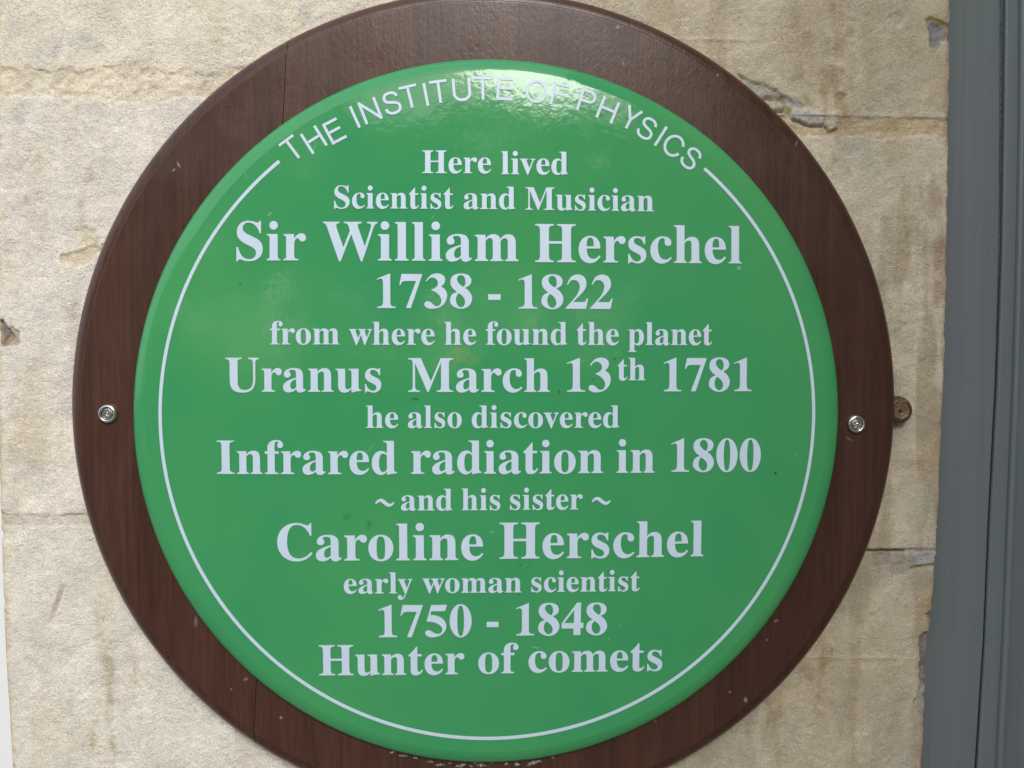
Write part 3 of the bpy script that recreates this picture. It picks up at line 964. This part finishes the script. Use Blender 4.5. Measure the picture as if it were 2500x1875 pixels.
def contour(txt):
    pts = [(q[0] == 'c', *map(float, q[1:].split(','))) for q in txt.split()]
    n = len(pts)
    out = []
    for i in range(n):
        a, b = pts[i], pts[(i + 1) % n]
        out.append((a[1], a[2]))
        if a[0] and b[0]:
            continue
        p0 = pts[i - 1] if not a[0] else a
        p3 = pts[(i + 2) % n] if not b[0] else b
        for k in (1, 2, 3):
            t = k / 4
            out.append(tuple(0.5 * (2 * a[j] + (b[j] - p0[j]) * t + (2 * p0[j] - 5 * a[j] + 4 * b[j] - p3[j]) * t * t + (3 * a[j] - p0[j] - 3 * b[j] + p3[j]) * t ** 3) for j in (1, 2)))
    return out


def digit_contours(ch):
    if ch == '0':
        o_ = [(math.cos(a), math.sin(a)) for a in [2 * math.pi * k / 56 for k in range(56)]]
        pw = lambda v_, e: math.copysign(abs(v_) ** e, v_)
        return [[(249.5 + 225.5 * pw(c_, 0.97), 337.5 + 350.5 * pw(s_, 1.0)) for c_, s_ in o_], [(249.5 + 70 * pw(c_, 0.72), 337.5 + 322 * pw(s_, 0.92)) for c_, s_ in o_]]
    (l, r, b, t), cs_ = DIG[ch]
    cts = [contour(q) for q in cs_]
    xs = [p_[0] for p_ in cts[0]]; ys = [p_[1] for p_ in cts[0]]
    fx = lambda x: l + (r - l) * (x - min(xs)) / (max(xs) - min(xs))
    fy = lambda y: b + (t - b) * (max(ys) - y) / (max(ys) - min(ys))
    return [[(fx(x), fy(y)) for x, y in ct] for ct in cts]


num_obs = {}
for wd in [w_ for w_ in words if w_.isdigit()]:
    cu = bpy.data.curves.new('n', 'CURVE')
    cu.dimensions = '2D'
    cu.fill_mode = 'BOTH'
    cu.extrude = 0.5
    for k, ch in enumerate(wd):
        for ct in digit_contours(ch):
            sp_ = cu.splines.new('POLY')
            sp_.points.add(len(ct) - 1)
            for q, (x, y) in zip(sp_.points, ct):
                q.co = ((x + 500 * k) / 676 * capH, y / 676 * capH, 0, 1)
            sp_.use_cyclic_u = True
    num_obs[wd] = bpy.data.objects.new('n', cu)
    COL.objects.link(num_obs[wd])
bpy.context.view_layer.update()
dg = bpy.context.evaluated_depsgraph_get()
for wd, ob in num_obs.items():
    me = bpy.data.meshes.new_from_object(ob.evaluated_get(dg))
    glyph[wd] = (np.array([v_.co[:] for v_ in me.vertices]), [tuple(p_.vertices) for p_ in me.polygons])
    bpy.data.meshes.remove(me)
for ob in num_obs.values():
    cu = ob.data
    bpy.data.objects.remove(ob)
    bpy.data.curves.remove(cu)



def word_mesh(wd, x0, x1, b0, b1, cap, parent):
    co, fs = glyph[wd]
    xa, xb = co[:, 0].min(), co[:, 0].max()
    A, B = P(x0, b0, -0.036), P(x1, b1, -0.036)
    for _ in range(3):
        A = P(x0, b0, dome_y(A.x, A.z)); B = P(x1, b1, dome_y(B.x, B.z))
    T = P(x0, b0 - cap, A.y)
    hs = abs(T.z - A.z) / capH
    vs = []
    for (x, y, z) in co:
        t = (x - xa) / (xb - xa)
        px = A.x + (B.x - A.x) * t
        pz = A.z + (B.z - A.z) * t + y * hs
        vs.append((px, dome_y(px, pz) - (LIFT if z > 0 else -0.0003), pz))
    return mesh_obj('word', vs, fs, M_WHITE, parent), (B.x - A.x) / (xb - xa) / hs


def strip(pts, w0, parent, name='word'):
    """flat raised stroke through photo points"""
    return stroke_mesh([[Vector((P(x, y, -0.037).x, 0, P(x, y, -0.037).z)) for x, y in pts]], w0, parent, name)


def ribbon(bm, pts, width, closed=False):
    n = len(pts)
    L = []
    for i in range(n):
        if closed:
            d = pts[(i + 1) % n] - pts[i - 1]
        else:
            d = pts[min(i + 1, n - 1)] - pts[max(i - 1, 0)]
        d.normalize()
        nrm = Vector((-d.z, 0, d.x))
        w_ = width[i] if isinstance(width, (list, tuple)) else width
        # mitre
        if 0 < i < n - 1 and not closed:
            d1 = (pts[i] - pts[i - 1]).normalized()
            w_ = w_ / max(0.35, abs(d1.dot(d)))
        L.append((pts[i] + nrm * w_ / 2, pts[i] - nrm * w_ / 2))
    rings = []
    for a, b in L:
        e = (a - b).normalized() * 0.00008
        row = []
        for p_, h in ((a, -0.0003), (a - e, LIFT), (b + e, LIFT), (b, -0.0003)):
            row.append(bm.verts.new((p_.x, dome_y(p_.x, p_.z) - h, p_.z)))
        rings.append(row)
    rng = range(n if closed else n - 1)
    for i in rng:
        r0, r1 = rings[i], rings[(i + 1) % n]
        for k in range(3):
            bm.faces.new([r0[k], r0[k + 1], r1[k + 1], r1[k]])
    if not closed:
        bm.faces.new(rings[0])
        bm.faces.new(list(reversed(rings[-1])))


rat = []
for ln in LINES:
    txt = ' '.join(w[0] for w in ln)
    cxm = (ln[0][1] + ln[-1][2]) / 2
    hold = empty('text_line', on_face(P(cxm, max(w[3] for w in ln), -0.036)), plaque)
    hold['label'] = 'white raised line of text reading ' + txt
    for (wd, x0, x1, b0, b1, cap) in ln:
        if wd == '-':
            yc, hh = (725.5, 14.0) if b0 == 0 else (1526.2, 13.2)
            bm = bmesh.new()
            q = [P(x0, yc, -0.038), P((x0 + x1) / 2, yc, -0.038), P(x1, yc, -0.038)]
            ribbon(bm, [Vector((p_.x, 0, p_.z)) for p_ in q], hh / FPX * 0.628)
            bm_obj('dash', bm, M_WHITE, hold)
        elif wd == '~':
            yb = 1227.5 if x0 < 1000 else 1223
            pts, wd_ = [], []
            for k in range(17):
                t = k / 16
                x = x0 + (x1 - x0) * t
                y = yb - 6.5 * math.sin(2 * math.pi * (t * 0.94 + 0.02)) * 1.15 + 6 * (0.5 - t) * 0.9
                p_ = P(x, y, -0.038)
                pts.append(Vector((p_.x, 0, p_.z)))
                wd_.append((4.0 + 5.0 * math.sin(math.pi * t)) / FPX * 0.628)
            bm = bmesh.new()
            ribbon(bm, pts, wd_)
            bm_obj('tilde', bm, M_WHITE, hold)
        else:
            o, r_ = word_mesh(wd, x0, x1, b0, b1, cap, hold)
            rat.append((wd, round(r_, 2)))


# ---- thin sans-serif heading along the arc: letters drawn as strokes
def arc(cx, cy, rx, ry, a, b, n=14):
    return [(cx + rx * math.cos(R(a + (b - a) * k / n)), cy + ry * math.sin(R(a + (b - a) * k / n))) for k in range(n + 1)]


def bez(p, n=9):
    out = []
    for k in range(n + 1):
        t = k / n
        s_ = 1 - t
        out.append(tuple(s_ ** 3 * p[0][i] + 3 * s_ * s_ * t * p[1][i] + 3 * s_ * t * t * p[2][i] + t ** 3 * p[3][i] for i in (0, 1)))
    return out


sw = 0.127                                   # stroke width, letter height = 1
h_ = sw / 2
S_PTS = (bez([(0.66, 0.735), (0.655, 0.86), (0.55, 0.945), (0.375, 0.945)]) + bez([(0.375, 0.945), (0.20, 0.945), (0.105, 0.86), (0.105, 0.735)])[1:]
         + bez([(0.105, 0.735), (0.105, 0.60), (0.21, 0.565), (0.375, 0.525)])[1:] + bez([(0.375, 0.525), (0.56, 0.48), (0.68, 0.43), (0.68, 0.275)])[1:]
         + bez([(0.68, 0.275), (0.68, 0.14), (0.56, 0.055), (0.385, 0.055)])[1:] + bez([(0.385, 0.055), (0.20, 0.055), (0.07, 0.145), (0.07, 0.31)])[1:])
GL = {
    'T': (0.76, [[(0.0, 1 - h_), (0.76, 1 - h_)], [(0.38, 1 - sw), (0.38, 0)]]),
    'H': (0.80, [[(h_, 0), (h_, 1)], [(0.80 - h_, 0), (0.80 - h_, 1)], [(sw, 0.53), (0.80 - sw, 0.53)]]),
    'E': (0.70, [[(h_, 0), (h_, 1)], [(sw, 1 - h_), (0.69, 1 - h_)], [(sw, 0.53), (0.65, 0.53)], [(sw, h_), (0.71, h_)]]),
    'I': (sw, [[(h_, 0), (h_, 1)]]),
    'N': (0.80, [[(h_, 0), (h_, 1)], [(0.80 - h_, 0), (0.80 - h_, 1)], [(h_ + 0.012, 0.93), (0.80 - h_ - 0.012, 0.07)]]),
    'S': (0.76, [S_PTS]),
    'U': (0.80, [[(h_, 1), (h_, 0.36)] + arc(0.40, 0.345, 0.40 - h_, 0.345 - h_ + 0.01, 180, 360, 22) + [(0.80 - h_, 0.36), (0.80 - h_, 1)]]),
    'O': (0.96, 'ring'),
    'F': (0.66, [[(h_, 0), (h_, 1)], [(sw, 1 - h_), (0.67, 1 - h_)], [(sw, 0.52), (0.61, 0.52)]]),
    'P': (0.72, [[(h_, 0), (h_, 1)], [(sw, 1 - h_), (0.42, 1 - h_)] + arc(0.42, 0.71, 0.23, 0.22, 88, -88, 18) + [(0.42, 0.49), (sw, 0.49)]]),
    'Y': (0.80, [[(0.02 + h_, 1), (0.40, 0.42), ], [(0.78 - h_, 1), (0.40, 0.42)], [(0.40, 0.45), (0.40, 0)]]),
    'C': (0.86, [[(0.80, 0.70)] + arc(0.46, 0.50, 0.39, 0.445, 32, 328, 34) + [(0.825, 0.34)]]),
}
HEAD = [('THE', [('T', 712.6, 362, -36.5), ('H', 765.7, 340.5, -32.4), ('E', 816, 319.5, -28.3)]),
        ('INSTITUTE', [('I', 866, 285, -24.2), ('N', 903.5, 269.6, -21.2), ('S', 956.5, 250.7, -17), ('T', 1000, 234.8, -13.8), ('I', 1039.5, 230, -10.8),
                       ('T', 1072, 222.4, -8.2), ('U', 1127.3, 218, -4.3), ('T', 1179, 214.5, -0.6), ('E', 1232.5, 216, 3.0)]),
        ('OF', [('O', 1309.8, 222.4, 8.8), ('F', 1365.6, 230, 12.8)]),
        ('PHYSICS', [('P', 1433.5, 246.5, 18), ('H', 1484.4, 267.7, 22.1), ('Y', 1541, 288, 26.2), ('S', 1580.5, 313, 29.9), ('I', 1614, 331.8, 32.6),
                     ('C', 1645, 354.4, 35.6), ('S', 1688, 386, 39.4)])]
hold = empty('arc_heading', on_face(P(1186, 245, -0.036)), plaque)
hold['label'] = 'thin white capitals curved along the top reading THE INSTITUTE OF PHYSICS'
CAPM = 55.5 / FPX * 0.632
for wtxt, lets in HEAD:
    bm = bmesh.new()
    for (ch, x, y, ang) in lets:
        w_, strokes = GL[ch]
        cpt = P(x, y, -0.033)
        ca, sa = math.cos(R(ang)), math.sin(R(ang))

        def tr(p_, w_=w_, cpt=cpt, ca=ca, sa=sa):
            u = (p_[0] - w_ / 2) * CAPM * 1.0
            v_ = (p_[1] - 0.5) * CAPM
            return Vector((cpt.x + u * ca + v_ * sa, 0, cpt.z - u * sa + v_ * ca))
        if strokes == 'ring':
            ribbon(bm, [tr(p_) for p_ in arc(0.48, 0.5, 0.48 - h_, 0.51 - h_, 0, 360, 44)[:-1]], sw * CAPM, True)
        else:
            for st_ in strokes:
                ribbon(bm, [tr(p_) for p_ in st_], sw * CAPM)
    bm_obj('word', bm, M_WHITE, hold)

# sealant squeezed out and torn under the lower edge of the plaque
bm = bmesh.new()
rr = random.Random(11)
for x, y, sx, sy in [(958, 1838, 9, 3), (985, 1846, 12, 3), (1015, 1853, 8, 2.5), (1050, 1862, 10, 3.5), (1075, 1869, 14, 3.5), (1098, 1865, 5, 2), (1125, 1871, 16, 4.5),
                     (1150, 1872, 7, 3), (1178, 1870, 16, 4.5), (1200, 1864, 6, 2), (1236, 1866, 6, 4), (1262, 1868, 9, 5), (1300, 1865, 17, 5.5), (1318, 1860, 8, 3), (1350, 1852, 5, 2)]:
    cpt = P(x, y - 2, BY)
    s_ = 0.628 / FPX
    m4 = Matrix.Translation((cpt.x, BY - 0.0002, cpt.z)) @ Euler((0, rr.uniform(-0.4, 0.4), 0)).to_matrix().to_4x4() @ Matrix.Diagonal((sx * s_, 0.0012, sy * s_, 1))
    r_ = bmesh.ops.create_icosphere(bm, subdivisions=3, radius=1.0, matrix=m4)
    for v_ in r_['verts']:
        n_ = float(vn(np.array([v_.co.x * 900]), np.array([v_.co.z * 900]), 3)[0]) - 0.5
        v_.co.x += n_ * 0.0016; v_.co.z += n_ * 0.0014
o = bm_obj('sealant_bead', bm, M_SIL, plaque, True)
o['kind'] = 'stuff'


# ------------------------------------------------------------------ screws
def screw(cx, cy, label, spin, tilt):
    c0 = P(cx, cy, BY)
    root = empty('screw', c0)
    tag(root, label, 'screw', 'screws that hold the board to the wall')
    L = (c0.x, c0.z)
    b = BY + 0.0001
    pr = [(0.0068, b), (0.0068, b - 0.0007)]
    for k in range(1, 9):
        a = R(90 * k / 8)
        pr.append((0.0068 - 0.0017 * (1 - math.cos(a)), b - 0.0007 - 0.0024 * math.sin(a)))
    pr += [(0.0047, b - 0.0030), (0.0044, b - 0.0024), (0.0042, b - 0.0008)]
    w = bm_obj('cup_washer', lathe(pr, L, 64), M_STEEL, root, True)
    # head with a cross-shaped recess, as a polar height field
    bm = bmesh.new()
    rings = []
    nr, ns = 22, 96
    cs, sn = math.cos(spin), math.sin(spin)
    for i in range(nr + 1):
        r = 0.00405 * i / nr
        row = []
        for j in range(ns):
            a = 2 * math.pi * j / ns
            x, z = r * math.cos(a), r * math.sin(a)
            u, v_ = x * cs + z * sn, -x * sn + z * cs
            hgt_ = 0.0026 - 0.0005 * (r / 0.00405) ** 2
            if r > 0.0037: hgt_ -= 0.0005
            arm = min(abs(u), abs(v_))
            if arm < 0.00065 and max(abs(u), abs(v_)) < 0.0025: hgt_ -= 0.0022
            u2, v2 = (u + v_) * 0.7071, (u - v_) * 0.7071
            if min(abs(u2), abs(v2)) < 0.00022 and 0.0008 < r < 0.0030: hgt_ -= 0.0004
            row.append(bm.verts.new((c0.x + x, b - hgt_, c0.z + z)))
            if i == 0:
                break
        rings.append(row)
    for i in range(nr):
        for j in range(ns):
            k2 = (j + 1) % ns
            if i == 0:
                bm.faces.new([rings[0][0], rings[1][j], rings[1][k2]])
            else:
                bm.faces.new([rings[i][j], rings[i + 1][j], rings[i + 1][k2], rings[i][k2]])
    bm_obj('screw_head', bm, M_STEEL, root)


screw(264.5, 1010, 'steel cross-head screw in a cup washer on the left side of the wooden board', R(8), 0)
screw(2089, 1035, 'steel cross-head screw in a cup washer on the right side of the wooden board', R(50), 0)

# ------------------------------------------------------------------ snail shell
sc_ = P(2192, 1004, -0.006)
nT, nP = 240, 28
turns = 3.4
verts, cols, faces = [], [], []
Rt = 0.0108
for i in range(nT + 1):
    t = i / nT
    th = -2 * math.pi * turns * (1 - t) + R(200)
    g = 1.22 * math.exp(-0.45 * (1 - t) * turns)
    rc = 0.0066 * g
    rt = 0.0045 * g
    dep = 0.0040 * (1 - g)
    for j in range(nP):
        ph = 2 * math.pi * j / nP
        rr_ = rc + rt * math.cos(ph) * 0.95
        rib = 1 + 0.02 * math.sin(th * 26)
        x = rr_ * math.cos(th) * rib
        z = rr_ * math.sin(th) * rib
        y = -dep - rt * 1.15 * math.sin(ph)
        verts.append((sc_.x + x, sc_.y + y, sc_.z + z))
        out = math.cos(ph)
        st_ = 0.5 + 0.5 * math.sin(th * 11 + 2.0 * math.sin(th * 3.1) + out * 1.2)
        tan = Vector((0.25, 0.16, 0.075)).lerp(Vector((0.15, 0.085, 0.03)), st_ * 0.8)
        bt = 0.5 + 0.5 * math.sin(th * 19 + 3 * math.sin(th * 5.3 + out * 9))
        dark = Vector((0.016, 0.013, 0.011)).lerp(Vector((0.20, 0.15, 0.09)), 1.0 if bt > 0.72 else 0.0)
        k_ = min(1, max(0, (out + 0.14) / 0.2))
        cl = tan.lerp(dark, k_)
        if out > 0.95: cl = Vector((0.02, 0.018, 0.012))
        if t < 0.55: cl = tan * 0.8
        cols.append((*cl, 1))
for i in range(nT):
    for j in range(nP):
        k2 = (j + 1) % nP
        faces.append((i * nP + j, i * nP + k2, (i + 1) * nP + k2, (i + 1) * nP + j))
faces.append(tuple(range(nP)))
faces.append(tuple(nT * nP + j for j in reversed(range(nP))))
sn_o = mesh_obj('snail', verts, faces, M_SHELL, None, True)
ca_ = sn_o.data.color_attributes.new('shell', 'FLOAT_COLOR', 'POINT')
ca_.data.foreach_set('color', [c_ for cl in cols for c_ in cl])
tag(sn_o, 'banded brown snail shell on the stone behind the right edge of the wooden board', 'snail')
